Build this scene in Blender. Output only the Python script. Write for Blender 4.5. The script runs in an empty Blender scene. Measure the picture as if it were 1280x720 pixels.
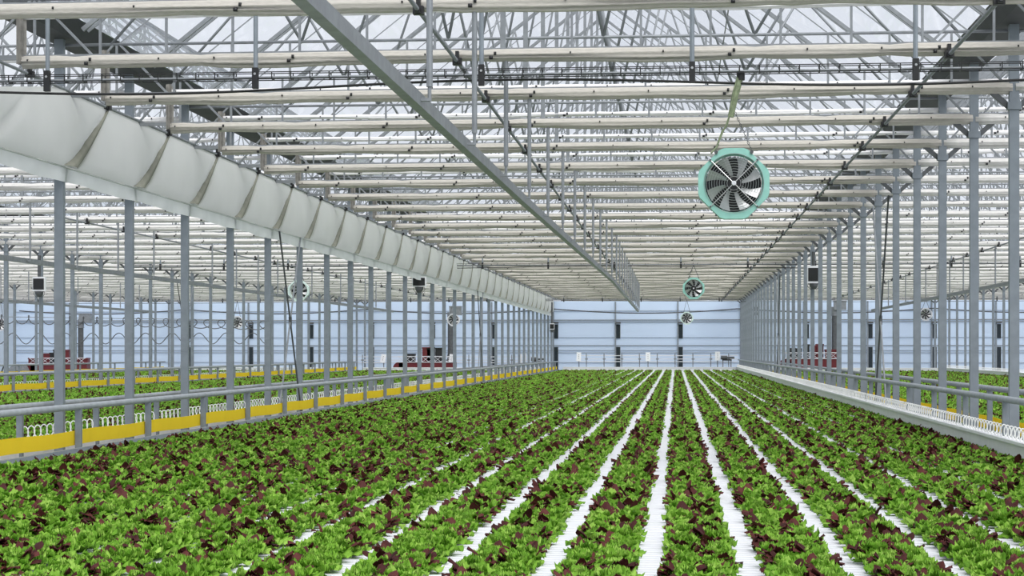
import bpy, math, random
import numpy as np
from mathutils import Vector, Matrix, Euler
random.seed(7); rng = np.random.default_rng(11)
C = bpy.context.scene.collection
PI = math.pi
ZC = 2.62            # camera height above the floor
F, YAW = 2280.0, 0.0895
Y0, S = 30.4, 4.0    # first left post, post pitch
WALL = 157.4
GZ = 0.90            # top of the growing gullies

# ---------------------------------------------------------------- words
ONES = ['zeroth','first','second','third','fourth','fifth','sixth','seventh','eighth','ninth','tenth','eleventh','twelfth','thirteenth','fourteenth','fifteenth','sixteenth','seventeenth','eighteenth','nineteenth']
TENS = {2:('twentieth','twenty'),3:('thirtieth','thirty'),4:('fortieth','forty'),5:('fiftieth','fifty')}
def nth(n):
    if n < 20: return ONES[n]
    a, b = divmod(n, 10)
    return TENS[a][0] if b == 0 else TENS[a][1] + '-' + ONES[b]

# ---------------------------------------------------------------- materials
def principled(name, col, rough=.5, metal=0., var=0., scale=8., bump=0., stretch=(1,1,1), spec=.5):
    m = bpy.data.materials.new(name); m.use_nodes = True
    nt = m.node_tree; b = nt.nodes['Principled BSDF']
    b.inputs['Base Color'].default_value = (*col, 1); b.inputs['Roughness'].default_value = rough
    b.inputs['Metallic'].default_value = metal
    b.inputs['Specular IOR Level'].default_value = spec
    if var or bump:
        tc = nt.nodes.new('ShaderNodeTexCoord'); mp = nt.nodes.new('ShaderNodeMapping')
        mp.inputs['Scale'].default_value = stretch
        n = nt.nodes.new('ShaderNodeTexNoise'); n.inputs['Scale'].default_value = scale; n.inputs['Detail'].default_value = 4
        nt.links.new(tc.outputs['Object'], mp.inputs[0]); nt.links.new(mp.outputs[0], n.inputs['Vector'])
        if var:
            r = nt.nodes.new('ShaderNodeMapRange'); r.inputs['To Min'].default_value = 1-var; r.inputs['To Max'].default_value = 1+var
            r.inputs['From Min'].default_value = .3; r.inputs['From Max'].default_value = .7
            mx = nt.nodes.new('ShaderNodeVectorMath'); mx.operation = 'SCALE'; mx.inputs[0].default_value = col
            nt.links.new(n.outputs[0], r.inputs[0]); nt.links.new(r.outputs[0], mx.inputs['Scale'])
            nt.links.new(mx.outputs[0], b.inputs['Base Color'])
        if bump:
            bp = nt.nodes.new('ShaderNodeBump'); bp.inputs['Strength'].default_value = bump; bp.inputs['Distance'].default_value = .02
            nt.links.new(n.outputs[0], bp.inputs['Height']); nt.links.new(bp.outputs[0], b.inputs['Normal'])
    return m

def leaf_mat(name, cols, trans=.35, rough=.45):
    m = bpy.data.materials.new(name); m.use_nodes = True
    nt = m.node_tree; nt.nodes.clear()
    g = nt.nodes.new('ShaderNodeNewGeometry'); oi = nt.nodes.new('ShaderNodeObjectInfo')
    ad = nt.nodes.new('ShaderNodeMath'); ad.operation = 'ADD'; fr = nt.nodes.new('ShaderNodeMath'); fr.operation = 'FRACT'
    nt.links.new(g.outputs['Random Per Island'], ad.inputs[0]); nt.links.new(oi.outputs['Random'], ad.inputs[1]); nt.links.new(ad.outputs[0], fr.inputs[0])
    cr = nt.nodes.new('ShaderNodeValToRGB')
    e = cr.color_ramp.elements
    e[0].position = 0; e[0].color = (*cols[0], 1); e[1].position = 1; e[1].color = (*cols[-1], 1)
    for i, c in enumerate(cols[1:-1]):
        k = e.new((i+1)/(len(cols)-1)); k.color = (*c, 1)
    nt.links.new(fr.outputs[0], cr.inputs[0])
    n = nt.nodes.new('ShaderNodeTexNoise'); n.inputs['Scale'].default_value = 40
    tc = nt.nodes.new('ShaderNodeTexCoord'); nt.links.new(tc.outputs['Object'], n.inputs['Vector'])
    r = nt.nodes.new('ShaderNodeMapRange'); r.inputs['To Min'].default_value = .75; r.inputs['To Max'].default_value = 1.25
    nt.links.new(n.outputs[0], r.inputs[0])
    sc = nt.nodes.new('ShaderNodeVectorMath'); sc.operation = 'SCALE'
    nt.links.new(cr.outputs[0], sc.inputs[0]); nt.links.new(r.outputs[0], sc.inputs['Scale'])
    b = nt.nodes.new('ShaderNodeBsdfPrincipled'); b.inputs['Roughness'].default_value = rough; b.inputs['Specular IOR Level'].default_value = .15
    t = nt.nodes.new('ShaderNodeBsdfTranslucent'); mx = nt.nodes.new('ShaderNodeMixShader'); mx.inputs[0].default_value = trans
    o = nt.nodes.new('ShaderNodeOutputMaterial')
    nt.links.new(sc.outputs[0], b.inputs['Base Color']); nt.links.new(sc.outputs[0], t.inputs[0])
    nt.links.new(b.outputs[0], mx.inputs[1]); nt.links.new(t.outputs[0], mx.inputs[2]); nt.links.new(mx.outputs[0], o.inputs[0])
    return m

def glass_mat():
    m = bpy.data.materials.new('roof glass'); m.use_nodes = True
    nt = m.node_tree; nt.nodes.clear()
    t = nt.nodes.new('ShaderNodeBsdfTransparent'); t.inputs[0].default_value = (.95, .97, .99, 1)
    g = nt.nodes.new('ShaderNodeBsdfGlossy'); g.inputs['Roughness'].default_value = .03
    d = nt.nodes.new('ShaderNodeBsdfTranslucent'); d.inputs[0].default_value = (.85, .88, .92, 1)
    m1 = nt.nodes.new('ShaderNodeMixShader'); m1.inputs[0].default_value = .05
    m2 = nt.nodes.new('ShaderNodeMixShader'); m2.inputs[0].default_value = .015
    o = nt.nodes.new('ShaderNodeOutputMaterial')
    lw = nt.nodes.new('ShaderNodeLayerWeight'); lw.inputs[0].default_value = .5
    pw = nt.nodes.new('ShaderNodeMath'); pw.operation = 'POWER'; pw.inputs[1].default_value = 5
    ma = nt.nodes.new('ShaderNodeMath'); ma.operation = 'MULTIPLY_ADD'; ma.inputs[1].default_value = .3; ma.inputs[2].default_value = .03
    nt.links.new(lw.outputs['Facing'], pw.inputs[0]); nt.links.new(pw.outputs[0], ma.inputs[0]); nt.links.new(ma.outputs[0], m1.inputs[0])
    nt.links.new(t.outputs[0], m1.inputs[1]); nt.links.new(g.outputs[0], m1.inputs[2])
    nt.links.new(m1.outputs[0], m2.inputs[1]); nt.links.new(d.outputs[0], m2.inputs[2]); nt.links.new(m2.outputs[0], o.inputs[0])
    return m

def translucent(name, col, t=.5, var=.04, scale=.4):
    m = bpy.data.materials.new(name); m.use_nodes = True
    nt = m.node_tree; nt.nodes.clear()
    tc = nt.nodes.new('ShaderNodeTexCoord'); n = nt.nodes.new('ShaderNodeTexNoise'); n.inputs['Scale'].default_value = scale
    nt.links.new(tc.outputs['Object'], n.inputs['Vector'])
    r = nt.nodes.new('ShaderNodeMapRange'); r.inputs['To Min'].default_value = 1-var; r.inputs['To Max'].default_value = 1+var
    nt.links.new(n.outputs[0], r.inputs[0])
    sc = nt.nodes.new('ShaderNodeVectorMath'); sc.operation = 'SCALE'; sc.inputs[0].default_value = col
    nt.links.new(r.outputs[0], sc.inputs['Scale'])
    d = nt.nodes.new('ShaderNodeBsdfDiffuse'); tr = nt.nodes.new('ShaderNodeBsdfTranslucent')
    mx = nt.nodes.new('ShaderNodeMixShader'); mx.inputs[0].default_value = t; o = nt.nodes.new('ShaderNodeOutputMaterial')
    nt.links.new(sc.outputs[0], d.inputs[0]); nt.links.new(sc.outputs[0], tr.inputs[0])
    nt.links.new(d.outputs[0], mx.inputs[1]); nt.links.new(tr.outputs[0], mx.inputs[2]); nt.links.new(mx.outputs[0], o.inputs[0])
    return m

M = dict(
    steel=principled('galvanized steel', (.24,.255,.27), .5, .2, .15, 6),
    post=principled('post steel', (.225,.255,.285), .55, .1, .10, 5),
    railpipe=principled('galvanized pipe', (.34,.365,.39), .5, .15, .12, 6),
    dark=principled('weathered dark steel', (.09,.095,.10), .6, .1, .2, 5),
    gutter=principled('gutter steel', (.045,.048,.052), .7, 0, .2, 2),
    screen=principled('folded cream screen', (.52,.49,.44), .85, 0, .08, 3, .35, (3,1,14), .2),
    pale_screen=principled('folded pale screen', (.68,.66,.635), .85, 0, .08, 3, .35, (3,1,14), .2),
    thin=principled('folded white screen', (.88,.86,.86), .85, 0, .06, 3, .2, (3,1,14), .2),
    black=principled('black plastic', (.012,.012,.013), .5),
    white=principled('white plastic', (.70,.70,.735), .5, 0, .03, 3),
    bright=principled('bright white plastic', (.88,.88,.90), .5, 0, .04, 3),
    hoop=principled('white tube', (.88,.88,.86), .4),
    yellow=translucent('yellow sticky film', (1.0,.82,.07), .4, .06, 3),
    mint=principled('mint painted metal', (.29,.58,.50), .4, 0, .06, 10),
    pale=principled('pale mint painted metal', (.66,.80,.75), .4),
    chrome=principled('bright wire', (.55,.55,.55), .35, .8),
    blade=principled('aluminium blade', (.50,.50,.50), .3, .5),
    red=principled('dark red enamel', (.125,.014,.018), .45, 0, .1, 3),
    orange=principled('orange plastic', (.6,.15,.03), .5),
    floor=principled('concrete', (.42,.42,.41), .85, 0, .12, .6),
    wallp=translucent('end wall panel', (.745,.83,.93), .5, .05, .15),
    gable=translucent('gable sheet', (.7,.76,.82), .5),
    curtain=translucent('white curtain cloth', (.80,.80,.765), .55, .05, 1.2),
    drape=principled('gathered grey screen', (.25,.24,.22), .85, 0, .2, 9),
    foldshade=principled('painted fold shade', (.25,.25,.205), .9, 0, .12, 5, 0, (1,1,1), .1),  # dark tone that paints the shade in the curtain folds
    flap=translucent('thin curtain flap', (.80,.82,.80), .5, .1, 2),
    glass=glass_mat(),
    green=leaf_mat('green lettuce leaf', [(.11,.26,.02),(.18,.39,.035),(.27,.50,.06),(.38,.60,.11),(.21,.43,.04),(.14,.31,.025)], .28, .55),
    redleaf=leaf_mat('dark red lettuce leaf', [(.045,.014,.013),(.08,.022,.02),(.13,.038,.032),(.06,.018,.018)], .2, .6),
    stem=principled('pale lettuce stem', (.5,.6,.25), .5),
    moss=principled('mossy tube', (.20,.24,.14), .7, 0, .3, 20),
    glassdark=principled('dark glazing', (.02,.028,.035), .25),
)

# ---------------------------------------------------------------- mesh builder
class MB:
    def __init__(s): s.v = []; s.f = []; s.m = []
    def add(s, vs, fs, mi=0):
        o = len(s.v); s.v += [tuple(v) for v in vs]; s.f += [tuple(i+o for i in f) for f in fs]; s.m += [mi]*len(fs)
    def box(s, lo, hi, mi=0, mat=None):
        x0,y0,z0 = lo; x1,y1,z1 = hi
        vs = [(x0,y0,z0),(x1,y0,z0),(x1,y1,z0),(x0,y1,z0),(x0,y0,z1),(x1,y0,z1),(x1,y1,z1),(x0,y1,z1)]
        if mat is not None: vs = [mat @ Vector(v) for v in vs]
        s.add(vs, [(0,3,2,1),(4,5,6,7),(0,1,5,4),(1,2,6,5),(2,3,7,6),(3,0,4,7)], mi)
    def cbox(s, c, d, mi=0, mat=None):
        s.box([c[i]-d[i]/2 for i in range(3)], [c[i]+d[i]/2 for i in range(3)], mi, mat)
    def beam(s, a, b, w, h, mi=0):          # rectangular bar from a to b
        a, b = Vector(a), Vector(b); d = (b-a).normalized()
        up = Vector((0,0,1)) if abs(d.z) < .9 else Vector((0,1,0))
        r = d.cross(up).normalized()*w/2; u = r.cross(d).normalized()*h/2
        vs = [a-r-u,a+r-u,a+r+u,a-r+u,b-r-u,b+r-u,b+r+u,b-r+u]
        s.add(vs, [(0,3,2,1),(4,5,6,7),(0,1,5,4),(1,2,6,5),(2,3,7,6),(3,0,4,7)], mi)
    def tube(s, pts, r, n=8, mi=0, closed=False):
        pts = [Vector(p) for p in pts]; k = len(pts); vs = []
        rr = r if hasattr(r, '__len__') else [r]*k
        prev = None
        for i, p in enumerate(pts):
            if closed: t = pts[(i+1)%k]-pts[i-1]
            else: t = pts[min(i+1,k-1)]-pts[max(i-1,0)]
            t.normalize()
            if prev is None:
                up = Vector((0,0,1)) if abs(t.z) < .9 else Vector((0,1,0)); a = t.cross(up).normalized()
            else: a = (prev - t*prev.dot(t)).normalized()
            prev = a; b = t.cross(a)
            for j in range(n):
                q = 2*PI*j/n; vs.append(p+(a*math.cos(q)+b*math.sin(q))*rr[i])
        fs = []
        for i in range(k if closed else k-1):
            for j in range(n):
                i2 = (i+1)%k; fs.append((i*n+j, i*n+(j+1)%n, i2*n+(j+1)%n, i2*n+j))
        if not closed: fs += [tuple(range(n-1,-1,-1)), tuple((k-1)*n+j for j in range(n))]
        s.add(vs, fs, mi)
    def lathe(s, prof, n=24, mi=0, mat=None, close=True):   # prof [(r, y)] around the Y axis
        vs = []
        for r, y in prof:
            for j in range(n):
                q = 2*PI*j/n; v = Vector((r*math.cos(q), y, r*math.sin(q))); vs.append(mat @ v if mat else v)
        k = len(prof); fs = []
        for i in range(k if close else k-1):
            for j in range(n):
                i2 = (i+1)%k; fs.append((i*n+j, i2*n+j, i2*n+(j+1)%n, i*n+(j+1)%n))
        s.add(vs, fs, mi)
    def mesh(s, name, mats, smooth=False):
        me = bpy.data.meshes.new(name); me.from_pydata(s.v, [], s.f); me.update()
        for m in (mats if isinstance(mats, (list,tuple)) else [mats]): me.materials.append(m)
        me.polygons.foreach_set('material_index', s.m)
        if smooth: me.polygons.foreach_set('use_smooth', [True]*len(s.f))
        return me
    def build(s, name, mats, parent=None, loc=(0,0,0), rz=0, smooth=False):
        return put(name, s.mesh(name, mats, smooth), parent, loc, rz)
def put(name, me, parent=None, loc=(0,0,0), rz=0):
    o = bpy.data.objects.new(name, me); C.objects.link(o); o.location = loc; o.rotation_euler = (0,0,rz)
    if parent: o.parent = parent
    return o
def tag(o, label, cat, group=None, kind=None):
    if label: o['label'] = label
    if cat: o['category'] = cat
    if group: o['group'] = group
    if kind: o['kind'] = kind
    return o
def empty(name, label, cat, loc=(0,0,0), rz=0, group=None):
    o = put(name, None, None, loc, rz); o.empty_display_size = .1
    return tag(o, label, cat, group)
def structure(o): o['kind'] = 'structure'; return o
def px(X, Y, Z):
    d = -X*math.sin(YAW)+Y*math.cos(YAW); r = X*math.cos(YAW)+Y*math.sin(YAW)
    return (640+F*r/d, 438-F*(Z-ZC)/d, d) if d > .5 else (-9999, -9999, d)
def world_at(x, Y):     # world X on the cross plane at Y for an image column
    t = (x-640)/F
    return Y*(t*math.cos(YAW)-math.sin(YAW))/(math.cos(YAW)+t*math.sin(YAW))
def H(h): return ZC+h

KS = list(range(-4, 32))          # truss stations
BAYS = [-3, -2, -1, 0, 1, 2]
BAYNAME = {0:'the middle bay', -1:'the bay left of the middle', -2:'the second bay left of middle', -3:'the farthest left bay', 1:'the bay right of the middle', 2:'the farthest right bay'}
def bay_first(b):                  # first station that can be seen in this bay
    near = {0:-4, -1:-1, 1:-1}.get(b)
    if near is not None: return near
    xe = (5.5+16*b) if b < 0 else (-10.5+16*b)
    for k in KS:
        x, _, d = px(xe, Y0+S*k, ZC)
        if d > 1 and -40 < x < 1320: return k
    return 31
XL0 = -10.5+16*BAYS[0]; XR0 = 5.5+16*BAYS[-1]

# ---------------------------------------------------------------- setting
m = MB(); m.box((XL0-4,-6,-.2),(XR0+4,WALL+8,0)); structure(m.build('floor', M['floor']))
# end wall with its rails and columns
m = MB(); m.box((XL0,WALL,0),(XR0,WALL+.06,H(4.25))); wall = structure(m.build('wall_far', M['wallp']))
m = MB(); m.box((XL0,-6.06,0),(XR0,-6,H(5.4))); structure(m.build('wall_near', M['gable']))
for side, x in (('left',XL0),('right',XR0)):
    m = MB(); m.box((x-.03,-6,0),(x+.03,WALL,H(5.4))); structure(m.build('wall_'+side, M['gable']))
m = MB()
for b in BAYS:
    a = -10.5+16*b
    m.add([(a,WALL,H(4.25)),(a+16,WALL,H(4.25)),(a+16,WALL,H(5.5)),(a+8,WALL,H(11.6)),(a,WALL,H(5.5))], [(0,1,2,3,4)])
structure(m.build('window_1', M['glass']))
rails = [(3.4,.03,M['steel']),(2.62,.07,M['steel']),(2.45,.05,M['steel']),(1.12,.02,M['steel']),(.42,.06,M['steel']),(-.2,.03,M['steel']),(.0,.03,M['steel']),(-1.05,.03,M['steel'])]
for i, (h, w, mt) in enumerate(rails):
    m = MB(); m.box((XL0,WALL-.08,H(h-w/2)),(XR0,WALL,H(h+w/2))); structure(m.build('trim_%d' % (i+1), mt))
cx = [-10.3+5.36*i for i in range(-9,9)]
n = len(rails)+1; wn = 2
for i, x in enumerate(cx):
    if not (XL0 < x < XR0): continue
    m = MB(); m.box((x-.17-.12,WALL-.16,0),(x-.17,WALL,H(4.2))); structure(m.build('trim_%d' % n, M['post'])); n += 1
    for z0, z1 in ((1.02,2.22),(-1.75,.28)):
        m = MB(); m.box((x-.17,WALL-.1,H(z0)),(x+.17,WALL-.02,H(z1)))
        w = structure(m.build('window_%d' % wn, M['glassdark'])); wn += 1
        f = MB()
        for a, bb in (((x-.2,WALL-.11,H(z0)),(x-.17,WALL-.01,H(z1))),((x+.17,WALL-.11,H(z0)),(x+.2,WALL-.01,H(z1))),((x-.2,WALL-.11,H(z1)),(x+.2,WALL-.01,H(z1+.03)))): f.box(a, bb)
        f.build('window_frame', M['steel'], w)
    m = MB(); m.box((x-.22,WALL-.3,H(2.3)),(x+.22,WALL-.1,H(2.44))); structure(m.build('trim_%d' % n, M['dark'])); n += 1
# roof: gabled glass over every bay, bars, ridge and gutters
SL = .78; GX = .4; EH = 5.5
def roof_h(dx): return EH + SL*max(0, dx-GX)      # dx = distance from the gutter line
RIDGE = roof_h(8)
for b in BAYS:
    a = -10.5+16*b; y0 = -6; y1 = WALL
    m = MB()
    m.add([(a+GX,y0,H(EH)+.09),(a+GX,y1,H(EH)+.09),(a+8,y1,H(RIDGE)+.09),(a+8,y0,H(RIDGE)+.09)], [(0,1,2,3)])
    m.add([(a+16-GX,y0,H(EH)+.09),(a+16-GX,y1,H(EH)+.09),(a+8,y1,H(RIDGE)+.09),(a+8,y0,H(RIDGE)+.09)], [(3,2,1,0)])
    g = structure(m.build('ceiling', M['glass']))
    bars = MB()
    yy = Y0-36+2.0
    while yy < y1:
        for sgn in (0, 1):
            p = Vector((a+GX,yy,H(EH)+.06)) if sgn == 0 else Vector((a+16-GX,yy,H(EH)+.06))
            bars.beam(p, (a+8,yy,H(RIDGE)+.06), .010, .025)
        yy += 4.0
    bars.build('glazing_bars', M['steel'], g)
    pur = MB()
    for dx in (4.2,):
        for x in (a+dx, a+16-dx): pur.beam((x,y0,H(roof_h(dx))-.02), (x,y1,H(roof_h(dx))-.02), .03, .04)
    pur.build('purlins', M['steel'], g)
    rd = MB(); rd.beam((a+8,y0,H(RIDGE)+.04),(a+8,y1,H(RIDGE)+.04),.14,.16); rd.build('ridge_beam', M['steel'], g)
for i in range(len(BAYS)+1):
    x = XL0+16*i; m = MB(); z = H(5.32)
    prof = [(-.42,.30),(-.25,0),(.25,0),(.42,.30),(.38,.30),(.22,.04),(-.22,.04),(-.38,.30)]
    vs = [(x+u,-6,z+w) for u,w in prof]+[(x+u,WALL,z+w) for u,w in prof]; k = 8
    m.add(vs, [(j,(j+1)%k,k+(j+1)%k,k+j) for j in range(k)])
    structure(m.build('trim_%d' % n, M['gutter'])); n += 1

# ---------------------------------------------------------------- posts
shaft = MB(); shaft.box((-.078,-.06,0),(.078,.06,H(5.32))); shaft.box((-.14,-.14,0),(.14,.14,.015)); shaft.box((-.11,-.08,H(3.93)),(.11,.08,H(4.05)))
shaft_me = shaft.mesh('post shaft', M['post'])
def strut_me(s):
    q = MB(); q.beam((s*.08,0,H(3.98)),(s*.42,0,H(4.28)),.06,.09); return q.mesh('post strut', M['dark'])
strut = [strut_me(-1), strut_me(1)]
ROWS = {-10.5:('left of the lettuce bench','grey posts in the row left of the bench'), 5.5:('right of the lettuce bench','grey posts in the row right of the bench'),
        -26.5:('beyond the left aisle','grey posts in the second row on the left'), -42.5:('farthest left, near the end wall','grey posts in the farthest left row'), 21.5:('farthest right','grey posts in the farthest right row')}
ROWLAB = {-10.5:'tall grey steel post, %s from the left edge in the row beside the yellow film',
          5.5:'tall grey steel post, %s from the right edge in the row beside the white hoops',
          -26.5:'slim distant grey post, %s from the left edge in the second row on the left',
          -42.5:'slim distant grey post, %s from the left edge in the farthest left row',
          21.5:'slim distant grey post, %s from the right edge in the farthest right row'}
for X, (w, grp) in ROWS.items():
    c = 0
    for k in KS:
        Y = Y0+S*k; x, y, d = px(X, Y, ZC)
        if not (-12 < x < 1292): continue
        c += 1
        o = put('steel_post', shaft_me, None, (X,Y,0)); tag(o, ROWLAB[X] % nth(c), 'post', grp)
        for q in (strut[:1] if X == -10.5 else strut): put('strut', q, o)
# crossed tension rods between two posts
for X, wh in ((-10.5,'left'), (5.5,'right'), (-26.5,'second left')):
    for k in (4, 16):
        Y = Y0+S*k; x, _, _ = px(X, Y, ZC)
        if not (0 < x < 1280): continue
        off = .16 if X < 0 else -.16
        e = empty('cross_brace', 'crossed thin rods bracing two posts, %s in the %s post row' % ('nearer pair' if k == 4 else 'farther pair', wh), 'brace', (X+off,Y+.2,0))
        for (ya,za,yb,zb),mt in (((0,H(3.9),3.6,.3),M['dark']),((3.6,H(3.9),0,.3),M['steel'])):
            q = MB(); q.tube([(0,ya,za),(.0,yb,zb)], .024, 6); q.tube([(0,(ya+yb)/2-.01,(za+zb)/2+.12),(0,(ya+yb)/2+.01,(za+zb)/2-.12)], .045, 8)
            q.build('rod', mt, e)

# ---------------------------------------------------------------- trusses (local origin at the bay's left gutter, camera height)
TIE, BOT = 5.22, 4.36
def bar_me(a, b, w, h, mt, name='bar'):
    q = MB(); q.beam((a[0],0,a[1]),(b[0],0,b[1]),w,h); return q.mesh(name, mt)
def pipe_me(a, b, r, mt, name='pipe'):
    q = MB(); q.tube([(a[0],0,a[1]),(b[0],0,b[1])], r, 8); return q.mesh(name, mt, True)
bot_me = bar_me((.1,BOT),(15.9,BOT),.05,.07,M['steel'])
tie_me = pipe_me((.1,TIE),(15.9,TIE),.026,M['steel'])
def rafter_me(s):
    q = MB(); X = lambda d: d if s == 0 else 16-d
    q.beam((X(GX),0,EH-.02),(X(8),0,RIDGE-.02),.05,.075)
    q.beam((X(GX),.28,EH-.0),(X(8),.28,RIDGE-.0),.03,.05); return q.mesh('rafter', M['steel'])
raf = [rafter_me(0), rafter_me(1)]
king_me = bar_me((8,BOT),(8,RIDGE-.1),.075,.075,M['steel'])
diag_pts = []
zz = [(.9,TIE),(2.9,None),(4.2,TIE),(5.7,None),(6.7,TIE),(7.9,None)]
for (xa,za),(xb,zb) in zip(zz[:-1], zz[1:]):
    za = za if za else roof_h(xa)-.05; zb = zb if zb else roof_h(xb)-.05
    for f in (lambda x: x, lambda x: 16-x): diag_pts.append(((f(xa),za),(f(xb),zb)))
diag_me = [pipe_me(a, b, .026, M['steel'], 'diagonal') for a, b in diag_pts]
lat = MB()
for a, b in diag_pts: lat.tube([(a[0],0,a[1]),(b[0],0,b[1])], .026, 5)
lattice_me = lat.mesh('lattice', M['steel'])
hang_pts = [((float(i),BOT),(float(i),TIE)) for i in range(1,16) if i != 8]
for f in (lambda x: x, lambda x: 16-x): hang_pts += [((f(.15),BOT),(f(.95),TIE)), ((f(1.9),BOT),(f(1.05),TIE))]
hang_mes = [bar_me(a, b, .035, .035, M['steel'], 'hanger') for a, b in hang_pts]
def joined(mes, name):
    q = MB()
    for me in mes: q.add([v.co[:] for v in me.vertices], [tuple(p.vertices) for p in me.polygons])
    return q.mesh(name, M['steel'])
whole_me = joined([bot_me, tie_me, king_me]+raf+[lattice_me]+hang_mes, 'truss')
def screen_me(r, z, seed, clips, mt, x0=.02):
    rr = random.Random(seed); q = MB(); N = 56; n = 24; vs = []
    ph = [rr.uniform(0, 6) for _ in range(6)]
    for i in range(N+1):
        x = x0+(15.97-x0)*i/N
        w1 = math.sin(x*1.3+ph[0])+.6*math.sin(x*3.1+ph[1])+.4*math.sin(x*6.3+ph[2])
        w2 = math.sin(x*.9+ph[3])+.5*math.sin(x*2.3+ph[4])
        tuck = .82 if abs((x*1.0+ph[5]) % 2.0-1) > .93 else 1
        for j in range(n):
            a = 2*PI*j/n; lobe = 1-sum(dp*(1+.3*w1)*math.exp(-((a-a0-.06*w2)/.17)**2) for a0, dp in ((PI-.55,.22),(PI+.18,.38),(PI+.85,.30),(PI*1.62,.25),(.5,.2)))
            ry = r*.9*lobe*(1+.08*w2)*tuck; rz = r*lobe*(1+(.10*w1 if math.sin(a) < 0 else .02*w2))*tuck
            vs.append((x, ry*math.cos(a), z+rz*math.sin(a)+(.012*w2 if math.sin(a) < 0 else 0)))
    fs = [(i*n+j,(i+1)*n+j,(i+1)*n+(j+1)%n,i*n+(j+1)%n) for i in range(N) for j in range(n)]
    fs += [tuple(range(n)), tuple(N*n+j for j in range(n-1,-1,-1))]
    q.add(vs, fs, 0)
    if clips:
        for i in range(15):
            x = max(x0+.1, .7+i*1.05+rr.uniform(-.2,.2))
            big = i % 3 == 1
            d = .02 if not big else .035
            q.cbox((x,-r*.83,z+r*.25),(d,.03,d*1.4),1)
            if big: q.cbox((x-.06,-r*.80,z-r*.35),(.05,.04,.045),1)
    return q.mesh('screen', [mt, M['black']], True)
low_me = [screen_me(.100, BOT-.08, i, True, M['screen'], .82) for i in range(5)]
low_far = [screen_me(.100, BOT-.08, 10+i, True, M['pale_screen']) for i in range(5)]
up_me = [screen_me(.055, 4.97, 20+i, True, M['thin'], .82) for i in range(4)]
up_far = [screen_me(.055, 4.97, 30+i, True, M['thin']) for i in range(4)]
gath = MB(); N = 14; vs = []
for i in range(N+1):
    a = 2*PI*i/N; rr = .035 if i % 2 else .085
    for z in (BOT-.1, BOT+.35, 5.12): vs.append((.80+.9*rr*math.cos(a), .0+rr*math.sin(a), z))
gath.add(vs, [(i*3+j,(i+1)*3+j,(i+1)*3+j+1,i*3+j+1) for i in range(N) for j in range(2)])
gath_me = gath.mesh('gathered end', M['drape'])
for b in BAYS:
    k0 = max(-2, bay_first(b)); c = 0
    if b == 0:
        tag(put('roof_truss', whole_me, None, (-10.5, Y0+S*-3, ZC)), 'grey truss just above the top picture edge carrying the nearest hanger rod', 'truss')
    for k in KS:
        if k < k0: continue
        c += 1
        loc = (-10.5+16*b, Y0+S*k, ZC); lab = 'grey gabled truss, %s from the front over %s' % (nth(c), BAYNAME[b]); grp = 'roof trusses over '+BAYNAME[b]
        if b == 0 and k < 8:
            t = empty('roof_truss', lab, 'truss', loc, 0, grp)
            put('bottom_chord', bot_me, t); put('tie_pipe', tie_me, t); put('king_post', king_me, t)
            for q in raf: put('rafter', q, t)
            for q in hang_mes: put('hanger', q, t)
            for q in diag_me: put('diagonal', q, t)
        else: tag(put('roof_truss', whole_me, None, loc), lab, 'truss', grp)
        s = put('packed_screen', (low_far if b else low_me)[(k+b*2) % 5], None, loc)
        tag(s, ('thick cream folded screen, %s from the front over %s' if b == 0 else 'thick pale folded screen, %s from the front over %s') % (nth(c), BAYNAME[b]), 'screen', 'thick folded screens over '+BAYNAME[b])
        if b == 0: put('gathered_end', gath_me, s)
        s = put('packed_screen', (up_far if b else up_me)[(k+b) % 4], None, loc)
        tag(s, 'thin white folded screen, %s from the front over %s' % (nth(c), BAYNAME[b]), 'screen', 'thin folded screens over '+BAYNAME[b])

# ---------------------------------------------------------------- long drive tubes with a bracket at each truss
brk = MB(); brk.cbox((0,0,.07),(.05,.10,.16)); brk.cbox((0,0,0),(.13,.12,.10)); brk.cbox((.0,-.09,-.01),(.07,.10,.06)); brk_me = brk.mesh('bracket', M['black'])
def drive_tube(x, h, k0, label):
    ya = Y0+S*k0-3; q = MB(); q.tube([(0,0,0),(0,WALL-.6-ya,0)], .028, 8)
    o = q.build('drive_tube', M['steel'], None, (x,ya,H(h)), smooth=True); tag(o, label, 'tube', 'drive tubes under the trusses')
    for k in KS:
        if k < k0: continue
        put('bracket', brk_me, o, (0, Y0+S*k+2-ya, 0)) if x == -10.3 else put('bracket', brk_me, o, (0, Y0+S*k-.16-ya, 0))
drive_tube(3.85, 4.18, -3, 'long grey tube with black brackets right of the large mint fan')
drive_tube(-3.15, 4.18, -3, 'long grey tube with black brackets beside the hanging steel beam')
drive_tube(-10.3, 4.42, -1, 'long grey tube with black brackets along the curtain top')
drive_tube(-12.2, 4.18, 0, 'long grey tube with black brackets behind the white curtain')
drive_tube(-19.2, 4.18, 7, 'long grey tube with black brackets in the left bay')
drive_tube(12.85, 4.18, 7, 'long grey tube with black brackets beyond the right posts')

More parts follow.
